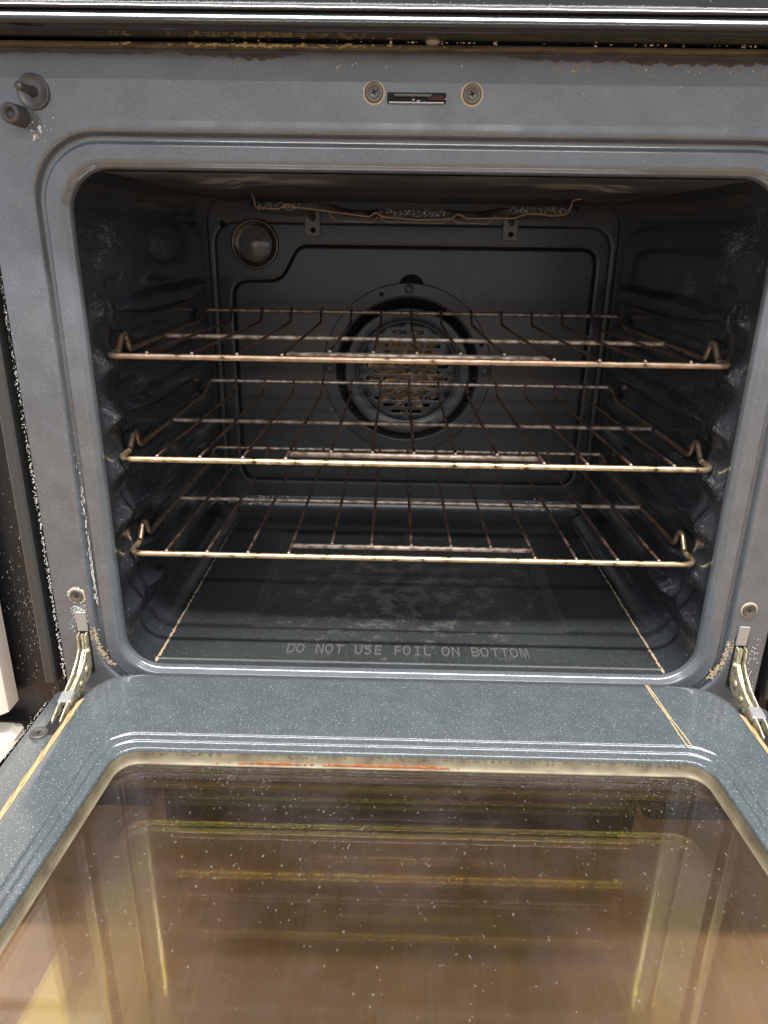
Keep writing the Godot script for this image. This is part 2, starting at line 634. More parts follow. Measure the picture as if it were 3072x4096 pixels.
func hinge_arm_mesh(x: float) -> ArrayMesh:
	var st := SurfaceTool.new()
	st.begin(Mesh.PRIMITIVE_TRIANGLES)
	st.set_smooth_group(-1)
	# side plates of the arm, in the z-y plane
	var outer := PackedVector2Array([Vector2(0.030, -0.181), Vector2(0.0375, -0.183), Vector2(0.0385, -0.198), Vector2(0.046, -0.206), Vector2(0.060, -0.2145), Vector2(0.079, -0.2215), Vector2(0.100, -0.2275), Vector2(0.113, -0.2330), Vector2(0.113, -0.2375), Vector2(0.060, -0.2350), Vector2(0.040, -0.2300), Vector2(0.030, -0.222)])
	for dx in [-0.0046, 0.0034]:
		st.append_from(prism(outer, func(p, h): return Vector3(h, p.y, p.x), x + dx, x + dx + 0.0013), 0, Transform3D())
	# inner bar
	var bar := PackedVector2Array([Vector2(0.031, -0.183), Vector2(0.0350, -0.183), Vector2(0.0355, -0.200), Vector2(0.056, -0.2185), Vector2(0.088, -0.2270), Vector2(0.088, -0.2310), Vector2(0.052, -0.2230), Vector2(0.031, -0.205)])
	st.append_from(prism(bar, func(p, h): return Vector3(h, p.y, p.x), x - 0.0014, x + 0.0010), 0, Transform3D())
	return st.commit()


func dirt_on_frame(o: Node3D) -> void:
	var up := Vector3.UP
	var fw := Vector3.BACK
	# dried white cleaner along the left edge of the frame
	var w := []
	for k in 650:
		var t := rng.randf()
		var y := lerpf(0.185, -0.240, t)
		var d := rng.randfn(0, 0.0009)
		w.append([Vector3(-0.3718 + d, y, 0.0300), fw, rng.randf_range(0.0002, 0.0008) * (0.5 + 0.7 * t), up, rng.randf_range(0.8, 2.2)])
	for k in 420:
		w.append([Vector3(-0.3455 + rng.randfn(0, 0.0045), rng.randf_range(-0.150, -0.182), 0.0300), fw, rng.randf_range(0.0002, 0.0008), up, rng.randf_range(0.8, 1.8)])
	for k in 40:
		var a := rng.randf() * TAU
		w.append([Vector3(-0.3458 + cos(a) * 0.0092, -0.1392 + sin(a) * 0.0092, 0.0300), fw, rng.randf_range(0.0004, 0.0013), up, 1.0])
	for k in 60:
		w.append([Vector3(0.3560 + absf(rng.randfn(0, 0.006)), rng.randf_range(-0.17, -0.235), 0.0300), fw, rng.randf_range(0.0002, 0.0010), up, rng.randf_range(0.8, 2.0)])
	for k in 24:
		w.append([Vector3(-0.3215 + rng.randfn(0, 0.006), 0.2930 + rng.randfn(0, 0.006), 0.0300), fw, rng.randf_range(0.0003, 0.0010), up, 1.0])
	for p in [[-0.3187, 0.2925, 0.0021], [-0.3180, 0.2895, 0.0016], [-0.3245, 0.2838, 0.0014], [-0.3238, 0.2855, 0.0016]]:
		w.append([Vector3(p[0], p[1], 0.03), fw, p[2], up, 1.0])
	for k in 26:
		w.append([Vector3(rng.randf_range(-0.18, 0.33), 0.3395 + rng.randfn(0, 0.0014), 0.0300), fw, rng.randf_range(0.0003, 0.0012), up, 1.0])
	for k in 14:
		w.append([Vector3(-0.0135 + rng.randfn(0, 0.010), 0.3180 + rng.randfn(0, 0.0028), 0.0310), fw, rng.randf_range(0.0002, 0.0008), Vector3(1, 0.4, 0), rng.randf_range(1.0, 4.0)])
	flakes(w, mats.residue, o, "dried_cleaner")
	# pale scrape down the left groove, and tan crumbs round the hinges
	var d2 := []
	for k in 130:
		var t := rng.randf()
		d2.append([Vector3(-0.3275 + rng.randfn(0, 0.0008), lerpf(0.02, -0.150, pow(t, 0.6)), 0.0262), fw, rng.randf_range(0.0002, 0.0007), up, rng.randf_range(2.0, 9.0)])
	flakes(d2, mats.residue, o, "pale_scrape")
	var c := []
	for k in 420:
		var sd := -1 if k % 2 == 0 else 1
		var t := rng.randf()
		c.append([Vector3(sd * (0.3345 - 0.017 * t * t + rng.randfn(0, 0.0022)), lerpf(-0.176, -0.222, t), 0.0301), fw, rng.randf_range(0.0003, 0.0013), Vector3(1, 1, 0), rng.randf_range(0.8, 2.2)])
	for k in 80:
		c.append([Vector3(rng.randf_range(0.10, 0.36), 0.3385 + rng.randfn(0, 0.0018), 0.0300), fw, rng.randf_range(0.0003, 0.0011), Vector3.RIGHT, rng.randf_range(0.8, 2.5)])
	for k in 30:
		c.append([Vector3(-0.046 + rng.randf_range(-0.025, 0.012), 0.2795 + rng.randfn(0, 0.0007), 0.0290), fw, rng.randf_range(0.0003, 0.0007), Vector3.RIGHT, rng.randf_range(4.0, 14.0)])
	flakes(c, mats.dirt, o, "dirt_crumbs")
	# burnt grease run down from the joint under the panel
	for span in [[-0.200, -0.100, 0.0032], [0.058, 0.368, 0.0036], [-0.365, -0.21, 0.002], [-0.16, -0.118, 0.0050], [0.15, 0.30, 0.0052]]:
		var ragged := noise(90.0, int(span[0] * 1000.0), 6)
		var top := PackedVector3Array()
		var low := PackedVector3Array()
		for i in 241:
			var x := lerpf(span[0], span[1], i / 240.0)
			var ends := minf(1.0, minf(i, 240 - i) / 26.0)
			top.append(Vector3(x, 0.3478, 0.0301 + span[2] * 0.03))
			low.append(Vector3(x, 0.3476 - ends * span[2] * (0.85 + 0.7 * ragged.get_noise_2d(x, 0.0)), 0.0300 + span[2] * 0.03))
		stuff(part(o, "burnt_grease", loft([top, low], false), mats.burnt_film))


func wall_x(y: float, z: float) -> float:
	# how far the pressed rack guides stand out from the side wall
	var out := 0.0
	for k in 8:
		var yc := 0.1419 - k * 0.0514
		var d := absf(y - yc)
		if d > 0.03:
			continue
		# small nub at the front edge
		var nub := (1.0 - smoothstep(0.0020, 0.0095, d)) * smoothstep(0.010, 0.001, z) * (1.0 - smoothstep(-0.012, -0.026, z))
		# long rail that starts as a point and widens to the back
		var wide := lerpf(0.004, 0.0150, smoothstep(-0.040, -0.170, z))
		var rail := (1.0 - smoothstep(wide * 0.35, wide, d)) * smoothstep(-0.036, -0.075, z) * (1.0 - smoothstep(-0.385, -0.415, z))
		# scalloped front edge
		var wave := pow(0.5 + 0.5 * cos(minf(d / 0.0257, 1.0) * PI), 1.3) * smoothstep(0.018, 0.002, z) * (1.0 - smoothstep(-0.022, -0.060, z))
		out = maxf(out, maxf(maxf(nub * 0.0100, wave * 0.0075), rail * 0.0115))
		# hollow over the rail's point, in which the rack's stop sits
		out -= 0.0035 * smoothstep(-0.024, -0.048, z) * (1.0 - smoothstep(-0.070, -0.100, z)) * (1.0 - smoothstep(0.004, 0.018, absf(y - yc - 0.018)))
	return out


func cavity(o: Node3D) -> void:
	var r := 0.028
	for s in [-1, 1]:
		var img := base_image(640, 640, Color(0.16, 0.17, 0.185), 40 + s, 0.35, 5000)
		var g := RandomNumberGenerator.new()
		g.seed = 50 + s
		var pale := Color(0.62, 0.62, 0.62)
		# u runs from the front to the back, v from the bottom to the top
		strokes(img, Vector2(95, 560), -0.3, Vector2(24, 11), 24, 160, pale, 0.42, g)
		strokes(img, Vector2(230, 505), -0.1, Vector2(16, 8), 20, 140, pale, 0.3, g)
		strokes(img, Vector2(60, 460), 1.0, Vector2(6, 16), 12, 100, pale, 0.6, g)
		for k in 60:
			strokes(img, Vector2(g.randf_range(10, 520), g.randf_range(40, 620)), g.randf_range(-1.2, 1.2), Vector2(12, 7), 24, g.randi_range(4, 30), pale, 0.42, g)
		for k in 6:  # pale strokes paint the bright glints on the front nubs
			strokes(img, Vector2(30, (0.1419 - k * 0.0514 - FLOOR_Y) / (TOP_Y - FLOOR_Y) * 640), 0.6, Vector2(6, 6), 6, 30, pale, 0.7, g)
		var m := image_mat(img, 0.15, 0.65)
		var f := func(u: float, v: float) -> Vector3:
			var z := lerpf(0.0215, BACK_Z + 0.004, u)
			# along the section: corner arc, straight wall, corner arc
			var arc := r * PI / 2
			var total := 2.0 * arc + (TOP_Y - FLOOR_Y - 2.0 * r)
			var t := v * total
			if t < arc:
				var a := t / r
				return Vector3(s * (HALF - r + sin(a) * r), FLOOR_Y + r - cos(a) * r, z)
			if t > total - arc:
				var a := (total - t) / r
				return Vector3(s * (HALF - r + sin(a) * r), TOP_Y - r + cos(a) * r, z)
			var y := FLOOR_Y + r + t - arc
			return Vector3(s * (HALF - wall_x(y, z)), y, z)
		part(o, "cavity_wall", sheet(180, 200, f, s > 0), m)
	# floor
	var fimg := base_image(768, 640, Color(0.182, 0.192, 0.198), 60, 0.15, 9000)
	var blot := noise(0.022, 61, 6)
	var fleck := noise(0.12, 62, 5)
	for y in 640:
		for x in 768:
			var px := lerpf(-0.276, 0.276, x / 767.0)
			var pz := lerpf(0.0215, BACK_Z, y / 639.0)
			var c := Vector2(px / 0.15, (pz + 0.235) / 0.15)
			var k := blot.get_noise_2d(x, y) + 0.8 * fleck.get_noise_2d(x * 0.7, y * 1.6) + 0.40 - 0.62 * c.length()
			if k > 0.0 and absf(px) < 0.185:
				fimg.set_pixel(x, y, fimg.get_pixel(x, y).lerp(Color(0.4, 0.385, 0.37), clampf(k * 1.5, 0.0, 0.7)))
	var g2 := RandomNumberGenerator.new()
	g2.seed = 63
	for k in 40:
		strokes(fimg, Vector2(g2.randf_range(90, 680), g2.randf_range(100, 600)), g2.randf_range(-0.4, 0.4), Vector2(20, 12), 14, 10, Color(0.5, 0.5, 0.5), 0.4, g2)
	strokes(fimg, Vector2(135, 500), -1.3, Vector2(12, 40), 46, 60, Color(0.5, 0.5, 0.5), 0.3, g2)
	strokes(fimg, Vector2(610, 330), 1.4, Vector2(10, 60), 46, 60, Color(0.5, 0.5, 0.5), 0.3, g2)
	mats.cavity_floor = image_mat(fimg, 0.3)
	var ff := func(u: float, v: float) -> Vector3:
		var x := lerpf(-(HALF - r), HALF - r, u)
		var z := lerpf(0.0215, BACK_Z, pow(v, 1.25))
		var edge := minf(minf(0.188 - absf(x), -0.066 - z), z + 0.372)
		var y := FLOOR_Y - 0.0042 * smoothstep(-0.004, 0.006, edge)
		y += 0.0016 * smoothstep(0.0035, 0.0060, z) * (1.0 - smoothstep(0.0085, 0.0110, z))
		# rolls up into the back panel
		var b := (BACK_Z + 0.03) - z
		if b > 0.0:
			y += 0.03 - sqrt(maxf(0.0, 0.0009 - b * b))
		return Vector3(x, y, z)
	var fl := part(o, "cavity_floor", sheet(170, 260, ff), mats.cavity_floor)
	# raised lettering, its colour lightened to paint highlights on the letter faces
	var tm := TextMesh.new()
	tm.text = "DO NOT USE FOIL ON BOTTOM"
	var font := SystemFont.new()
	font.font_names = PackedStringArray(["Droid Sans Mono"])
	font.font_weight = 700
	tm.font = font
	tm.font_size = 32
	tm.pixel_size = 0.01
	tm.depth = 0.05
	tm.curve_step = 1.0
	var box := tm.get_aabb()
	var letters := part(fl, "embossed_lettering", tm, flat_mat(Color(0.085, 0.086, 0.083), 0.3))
	var sx := 0.272 / box.size.x
	var sy := 0.0185 / box.size.y
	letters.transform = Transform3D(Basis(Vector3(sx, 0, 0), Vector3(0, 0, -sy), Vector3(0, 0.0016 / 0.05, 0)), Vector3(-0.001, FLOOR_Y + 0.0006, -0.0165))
	# grime in the two seams of the floor
	for s in [-1, 1]:
		var seam := []
		for k in 520:
			var t := pow(rng.randf(), 1.7)
			var z := lerpf(0.012, -0.41, t)
			seam.append([Vector3(s * (0.2765 + rng.randfn(0, 0.0005)), FLOOR_Y + 0.0002, z), Vector3.UP, rng.randf_range(0.0004, 0.0012) * (1.2 - 0.7 * t), Vector3.FORWARD, rng.randf_range(1.5, 5.0)])
		flakes(seam, mats.dirt, fl, "seam_grime")
	# crusts where floor, wall and back meet
	var cr := []
	for k in 260:
		var s2 := -1 if k % 2 else 1
		cr.append([Vector3(s2 * (0.235 + rng.randfn(0, 0.022)), FLOOR_Y + 0.022 + rng.randfn(0, 0.004), -0.4495), Vector3(0, 0.5, 0.85).normalized(), rng.randf_range(0.0004, 0.0016), Vector3.RIGHT, rng.randf_range(0.8, 2.4)])
	flakes(cr, mats.ash, fl, "ash_crumbs")
	# ceiling
	var cimg := base_image(640, 512, Color(0.27, 0.275, 0.285), 70, 0.4, 1500)
	var peel := noise(0.012, 71, 5)
	for y in 512:
		for x in 640:
			var d := Vector2((x - 150) / 110.0, (y - 150) / 120.0).length()
			var d2 := Vector2((x - 500) / 90.0, (y - 170) / 110.0).length()
			var k := 0.55 - minf(d, d2 * 1.1) * 0.6 + 0.55 * peel.get_noise_2d(x, y * 2.0)
			if k > 0.0:
				cimg.set_pixel(x, y, cimg.get_pixel(x, y).lerp(Color(0.66, 0.65, 0.64), clampf(k * 2.5, 0.0, 0.8)))
	var fc := func(u: float, v: float) -> Vector3:
		var x := lerpf(-(HALF - r), HALF - r, u)
		var z := lerpf(0.0215, BACK_Z, v)
		var y := TOP_Y + 0.006 * smoothstep(0.0, 0.03, minf(minf(0.21 - absf(x), -0.05 - z), z + 0.30))
		return Vector3(x, y, z)
	part(o, "cavity_ceiling", sheet(90, 90, fc, true), image_mat(cimg, 0.5))


func outline_distance(p: Vector2, poly: PackedVector2Array) -> float:
	# positive inside
	var d := 1e9
	for i in poly.size():
		var a := poly[i]
		var b := poly[(i + 1) % poly.size()]
		d = minf(d, p.distance_to(Geometry2D.get_closest_point_to_segment(p, a, b)))
	return d if Geometry2D.is_point_in_polygon(p, poly) else -d


func back_panel(o: Node3D) -> void:
	var raw := [Vector3(-0.168, 0.1995, 0), Vector3(0.274, 0.2005, 0), Vector3(0.274, -0.166, 0), Vector3(-0.270, -0.166, 0), Vector3(-0.270, 0.147, 0), Vector3(-0.196, 0.150, 0), Vector3(-0.180, 0.180, 0)]
	raw.append(raw[0])
	var poly := PackedVector2Array()
	for p in bezier([raw[0].lerp(raw[1], 0.5)] + raw.slice(1, 7) + [raw[0], raw[0].lerp(raw[1], 0.4)], 0.022, 5):
		poly.append(Vector2(p.x, p.y))
	var img := base_image(640, 512, Color(0.125, 0.128, 0.13), 80, 0.3, 1800)
	# crumbs and dried splashes beside the fan
	var g := RandomNumberGenerator.new()
	g.seed = 82
	strokes(img, Vector2(408, 512 - 128), 0.9, Vector2(14, 30), 8, 160, Color(0.6, 0.58, 0.55), 0.5, g)
	strokes(img, Vector2(205, 200), 0.9, Vector2(10, 26), 7, 220, Color(0.7, 0.68, 0.64), 0.7, g)
	var f := func(u: float, v: float) -> Vector3:
		var x := lerpf(-HALF, HALF, u)
		var y := lerpf(FLOOR_Y, TOP_Y, v)
		var d := outline_distance(Vector2(x, y), poly)
		var z := BACK_Z - 0.001 + 0.0019 * smoothstep(-0.0026, 0.0026, d) - 0.0008 * (1.0 - smoothstep(0.0, 0.0032, absf(d + 0.0032)))
		# pressed line round the outside
		var q := Vector2(maxf(absf(x) - (HALF - 0.042), 0.0), maxf(y - (TOP_Y - 0.062), 0.0))
		z -= 0.0010 * (1.0 - smoothstep(0.0, 0.0030, absf(q.length() - 0.034))) * (1.0 if y > -0.16 else 0.0)
		return Vector3(x, y, z)
	var b := part(o, "back_panel", sheet(300, 240, f), image_mat(img, 0.3))
	# little keyhole left of the lamp
	part(b, "keyhole", lathe([Vector2(0, 0.0006), Vector2(0.0042, 0.0008), Vector2(0.005, -0.001)], 18, true), mats.hole, Vector3(-0.282, 0.2294, BACK_Z - 0.0008))
	part(b, "knockout", lathe([Vector2(0, 0.0004), Vector2(0.0185, 0.0005), Vector2(0.0195, -0.001)], 32, true), mats.hole, Vector3(0.0005, 0.1430, BACK_Z + 0.0030))
	convection(o)
	oven_lamp(o)


func rounded_slot(w: float, h: float) -> PackedVector2Array:
	return rr(-w / 2, w / 2, -h / 2, h / 2, h * 0.45, 3, 1)


func convection(o: Node3D) -> void:
	var c := Vector3(-0.0029, 0.0187, BACK_Z + 0.0026)
	var ring := part(o, "fan_mounting_ring", lathe([Vector2(0.1315, -0.002), Vector2(0.1315, 0.0020), Vector2(0.1315, 0.0026), Vector2(0.1311, 0.0032), Vector2(0.1303, 0.0034), Vector2(0.1295, 0.0034), Vector2(0.1140, 0.0034), Vector2(0.1128, 0.0034), Vector2(0.1118, 0.0031), Vector2(0.1112, 0.0024), Vector2(0.1110, 0.0015), Vector2(0.1110, -0.002)], 72), mats.ring_enamel, c)
	for a in [1.92, -2.36, 0.35]:
		part(ring, "hole", lathe([Vector2(0, 0.0005), Vector2(0.0034, 0.0005), Vector2(0.0038, -0.001)], 16, true), mats.hole, Vector3(cos(a) * 0.1215, sin(a) * 0.1215, 0.0036))
	for a in [PI / 2, 0.0, PI]:
		part(ring, "rivet", lathe([Vector2(0, 0.0022), Vector2(0.003, 0.0020), Vector2(0.0052, 0.0009), Vector2(0.0068, 0.0006), Vector2(0.0070, -0.001)], 24, true), mats.steel, Vector3(cos(a) * 0.1225, sin(a) * 0.1225, 0.0036))
	# pan of the cover: dark sloping rim
	var rim := part(ring, "vented_rim", lathe([Vector2(0.1110, 0.0010), Vector2(0.1090, 0.0012), Vector2(0.1040, 0.0070), Vector2(0.0985, 0.0180), Vector2(0.0975, 0.0195)], 72), mats.black)
	var slit := cbox(Vector3(0.0058, 0.0034, 0.0030), 0.0003)
	for k in 64:
		var a := TAU * k / 64
		part(rim, "vent_slit", slit, mats.hole, Vector3(cos(a) * 0.1052, sin(a) * 0.1052, 0.0062), Vector3(0, 0, a))
	# face of the cover with its slots cut through
	var face := CSGPolygon3D.new()
	face.name = "fan_cover"
	face.polygon = PackedVector2Array([Vector2(0.0005, 0.0172), Vector2(0.0975, 0.0172), Vector2(0.0978, 0.0188), Vector2(0.0966, 0.0204), Vector2(0.0940, 0.0212), Vector2(0.0790, 0.0212), Vector2(0.0778, 0.0196), Vector2(0.0752, 0.0196), Vector2(0.0738, 0.0214), Vector2(0.0005, 0.0214)])
	face.mode = CSGPolygon3D.MODE_SPIN
	face.spin_degrees = 360
	face.spin_sides = 72
	face.smooth_faces = true
	face.material = mats.enamel
	# the polygon spins about y; the cutters below are laid in the same frame
	var n := 13
	for row in n:
		var y := 0.0610 - row * 0.0102
		var half := sqrt(maxf(0.0, 0.0665 * 0.0665 - y * y))
		var pitch := 0.0262
		var count := maxi(2, int((2.0 * half + 0.004) / pitch))
		if (count % 2 == 0) != (row % 2 == 0):
			count = maxi(2, count - 1)
		for i in count:
			var x := (i - (count - 1) / 2.0) * pitch
			var cut := CSGPolygon3D.new()
			cut.name = "slot_cutter"
			cut.operation = CSGShape3D.OPERATION_SUBTRACTION
			cut.polygon = rounded_slot(0.0222, 0.0068)
			cut.depth = 0.02
			cut.transform = Transform3D(Basis(Vector3.RIGHT, Vector3(0, 0, -1), Vector3(0, 1, 0)), Vector3(x, 0.030, -y))
			face.add_child(cut, true)
	face.transform = Transform3D(Basis(Vector3.RIGHT, Vector3(0, 0, 1), Vector3(0, -1, 0)), Vector3.ZERO)
	ring.add_child(face, true)
	# rusty fan wheel behind it
	var st := SurfaceTool.new()
	st.begin(Mesh.PRIMITIVE_TRIANGLES)
	st.set_smooth_group(-1)
	for k in 12:
		var a := TAU * k / 12 + 0.2
		var d := Vector3(cos(a), sin(a), 0)
		var s := Vector3(-sin(a), cos(a), 0)
		quad(st, d * 0.014 + Vector3(0, 0, 0.004), d * 0.062 + Vector3(0, 0, 0.003), d * 0.060 + s * 0.016 + Vector3(0, 0, 0.0145), d * 0.014 + s * 0.006 + Vector3(0, 0, 0.0145))
	st.generate_normals()
	var rusty := StandardMaterial3D.new()
	rusty.albedo_texture = noise_tex(0.02, 91, [[0.0, Color(0.4, 0.25, 0.13)], [0.45, Color(0.68, 0.52, 0.35)], [0.7, Color(0.82, 0.7, 0.53)], [1.0, Color(0.9, 0.83, 0.7)]], 256, 5)
	rusty.roughness = 0.7
	triplanar(rusty, 8.0)
	var wheel := part(ring, "fan_wheel", st.commit(), rusty)
	part(wheel, "fan_disc", lathe([Vector2(0.0, 0.0040), Vector2(0.040, 0.0036), Vector2(0.0480, 0.0030), Vector2(0.0480, 0.0020)], 48, true), rusty)
	part(wheel, "fan_well", lathe([Vector2(0.0, 0.0014), Vector2(0.1085, 0.0012)], 48, true), mats.black)
	part(wheel, "hub", lathe([Vector2(0.0, 0.0155), Vector2(0.006, 0.0152), Vector2(0.0075, 0.013), Vector2(0.0085, 0.004)], 24, true), rusty)
	# brown baked-on grease over the slots
	var gr := []
	for k in 130:
		gr.append([Vector3(rng.randfn(0, 0.020), rng.randfn(-0.012, 0.030), 0.0214), Vector3.BACK, rng.randf_range(0.0005, 0.0022), Vector3.RIGHT, rng.randf_range(1.0, 3.5)])
	flakes(gr.filter(func(s): return Vector2(s[0].x, s[0].y).length() < 0.066), flat_mat(Color(0.2, 0.125, 0.065), 0.7), ring, "baked_grease")


func oven_lamp(o: Node3D) -> void:
	var c := Vector3(-0.2345, 0.2018, BACK_Z - 0.001)
	var brass := flat_mat(Color(0.13, 0.11, 0.085), 0.28, 0.8)
	var base := part(o, "lamp_housing", lathe([Vector2(0.0355, -0.001), Vector2(0.0355, 0.0035), Vector2(0.0335, 0.0050), Vector2(0.0322, 0.0042), Vector2(0.029, 0.0015), Vector2(0.020, -0.0018), Vector2(0.0, -0.0030)], 48), brass, c)
	var bowl := StandardMaterial3D.new()
	bowl.albedo_color = Color(0.5, 0.45, 0.36, 0.06)
	bowl.transparency = BaseMaterial3D.TRANSPARENCY_ALPHA
	bowl.roughness = 0.06
	part(base, "glass_lens", lathe([Vector2(0.0318, 0.0040), Vector2(0.0300, 0.0095), Vector2(0.0240, 0.0145), Vector2(0.0140, 0.0180), Vector2(0.0, 0.0195)], 48, true), bowl)
	part(base, "bulb", lathe([Vector2(0.0, 0.0120), Vector2(0.0045, 0.0112), Vector2(0.0075, 0.0080), Vector2(0.0085, 0.004), Vector2(0.0080, -0.002)], 28, true), flat_mat(Color(0.16, 0.145, 0.12), 0.2))
	var w := PackedVector3Array()
	for i in 17:
		var t := i / 16.0
		w.append(Vector3(lerpf(-0.030, 0.0235, t), lerpf(-0.0255, 0.0265, t), 0.004 + 0.0170 * sin(t * PI)))
	part(base, "wire_clip", tube(w, 0.0007, 6), mats.wire)


func broiler(o: Node3D) -> void:
	# heating rod: loops under the ceiling, coming in through two plates on the back panel
	var z0 := -0.300
	var path := [Vector3(-0.1478, 0.2405, BACK_Z + 0.002), Vector3(-0.1478, 0.2450, -0.420), Vector3(-0.215, 0.2490, -0.410), Vector3(-0.210, 0.2500, z0), Vector3(-0.110, 0.2478, z0), Vector3(-0.090, 0.2450, -0.420), Vector3(-0.060, 0.2450, -0.420), Vector3(-0.045, 0.2425, z0), Vector3(0.047, 0.2425, z0), Vector3(0.060, 0.2450, -0.420), Vector3(0.095, 0.2450, -0.420), Vector3(0.110, 0.2458, z0), Vector3(0.206, 0.2485, z0), Vector3(0.215, 0.2490, -0.410), Vector3(0.1440, 0.2450, -0.420), Vector3(0.1440, 0.2405, BACK_Z + 0.002)]
	var rod := bezier(path, 0.03, 6)
	var e := part(o, "broil_element", tube(rod, 0.0048, 12), mats.element)
	var ash := []
	for seg in [[-0.200, -0.125, 0.2480], [-0.045, 0.045, 0.2420], [0.118, 0.198, 0.2470]]:
		for k in 130:
			var x := rng.randf_range(seg[0], seg[1])
			var a := rng.randf_range(-1.0, 1.2)
			var n := Vector3(0, sin(a), cos(a))
			ash.append([Vector3(x, seg[2], z0 + 0.002) + n * 0.0049, n, rng.randf_range(0.0003, 0.0011), Vector3.RIGHT, rng.randf_range(0.8, 1.8)])
	flakes(ash, mats.ash, e, "ash_flecks")
	# thin wire that carries the rod
	var zw := -0.293
	var w1 := [Vector3(-0.214, 0.264, zw), Vector3(-0.204, 0.2605, zw), Vector3(-0.202, 0.2465, zw), Vector3(-0.172, 0.2450, zw), Vector3(-0.163, 0.2515, zw), Vector3(-0.150, 0.2475, zw), Vector3(-0.100, 0.2420, zw), Vector3(-0.057, 0.2372, zw), Vector3(-0.050, 0.2435, zw), Vector3(-0.042, 0.2375, zw), Vector3(0.004, 0.2345, zw), Vector3(0.046, 0.2360, zw), Vector3(0.054, 0.2430, zw), Vector3(0.064, 0.2370, zw), Vector3(0.125, 0.2380, zw), Vector3(0.140, 0.2440, zw), Vector3(0.160, 0.2435, zw), Vector3(0.170, 0.2415, zw), Vector3(0.188, 0.2425, zw), Vector3(0.194, 0.2470, zw), Vector3(0.196, 0.2600, zw), Vector3(0.222, 0.2645, zw)]
	part(o, "element_support", tube(bezier(w1, 0.004, 3), 0.0014, 7), mats.wire)
	for p in [[-0.112, -0.046], [-0.048, 0.046], [0.046, 0.104]]:
		var w2 := [Vector3(p[0], 0.2420, zw - 0.03), Vector3(p[0] + 0.008, 0.2330, zw - 0.03), Vector3(p[1] - 0.008, 0.2315, zw - 0.03), Vector3(p[1], 0.2420, zw - 0.03)]
		part(o, "element_support", tube(bezier(w2, 0.004, 3), 0.0011, 7), mats.wire)
	for p in [[-0.148, 0.2318], [0.144, 0.2300]]:
		var pl := part(o, "element_bracket", cbox(Vector3(0.0225, 0.036, 0.0016), 0.0007), flat_mat(Color(0.16, 0.155, 0.145), 0.5, 0.3), Vector3(p[0], p[1], BACK_Z + 0.0022))
		part(pl, "screw_hole", lathe([Vector2(0, 0.0005), Vector2(0.0038, 0.0006), Vector2(0.0044, -0.001)], 18, true), mats.hole, Vector3(0.001, -0.0095, 0.0008))
		part(pl, "screw", lathe([Vector2(0, 0.0016), Vector2(0.0035, 0.0014), Vector2(0.0046, -0.001)], 18, true), mats.steel, Vector3(0.001, 0.0060, 0.0008))


func extrude_x(profile: Array, x0: float, x1: float, mat: Material, o: Node, called: String) -> MeshInstance3D:
	# profile of Vector2(z, y)
	var loops := []
	for x in [x0, lerpf(x0, x1, 0.33), lerpf(x0, x1, 0.66), x1]:
		var l := PackedVector3Array()
		for p in profile:
			l.append(Vector3(x, p.y, p.x))
		loops.append(l)
	return part(o, called, loft(loops, false), mat)


func round_profile(pts: Array, r: float) -> Array:
	var v := []
	for p in pts:
		v.append(Vector3(p[0], p[1], 0))
	var out := []
	for p in bezier(v, r, 6):
		out.append(Vector2(p.x, p.y))
	return out


func control_panel(o: Node3D) -> void:
	var prof := round_profile([[-0.05, 0.46], [0.0760, 0.46], [0.0760, 0.3692], [0.0792, 0.3680], [0.0806, 0.3655], [0.0800, 0.3642], [0.0768, 0.3634], [0.0768, 0.3628], [0.0798, 0.3620], [0.0826, 0.3570], [0.0818, 0.3546], [0.0760, 0.3531], [0.0600, 0.3540], [0.0380, 0.3545], [0.0360, 0.3560], [-0.05, 0.356]], 0.0012)
	var p := extrude_x(prof, -0.40, 0.40, mats.gloss, o, "control_panel")
	extrude_x(round_profile([[0.02, 0.3532], [0.0362, 0.3532], [0.0368, 0.3505], [0.0300, 0.3500], [0.02, 0.3500]], 0.0006), -0.372, 0.372, mats.ledge, o, "rusty_ledge")
	var c := []
	for k in 90:
		c.append([Vector3(rng.randf_range(-0.16, 0.30), 0.3550 + rng.randfn(0, 0.0006), 0.0375), Vector3(0, -0.3, 1).normalized(), rng.randf_range(0.0003, 0.0010), Vector3.RIGHT, rng.randf_range(0.8, 2.2)])
	for k in 130:
		c.append([Vector3(rng.randf_range(-0.36, 0.36), rng.randf_range(0.366, 0.376), 0.0801), Vector3.BACK, rng.randf_range(0.0001, 0.00035), Vector3.RIGHT, 1.0])
	flakes(c, mats.residue, p, "dust_flecks")
	var d := []
	for k in 120:
		d.append([Vector3(rng.randfn(-0.12, 0.05), 0.3515 + rng.randfn(0, 0.0006), 0.0370), Vector3.BACK, rng.randf_range(0.0004, 0.0012), Vector3.RIGHT, rng.randf_range(1.0, 4.0)])
	flakes(d, mats.crust, p, "crusted_grease")
	for x in [-0.345, 0.003]:
		part(p, "glide_button", lathe([Vector2(0, 0.0022), Vector2(0.004, 0.0018), Vector2(0.0058, 0.0004), Vector2(0.006, -0.001)], 20, true), flat_mat(Color(0.22, 0.2, 0.17), 0.5), Vector3(x, 0.3544, 0.0410), Vector3(PI / 2, 0, 0))


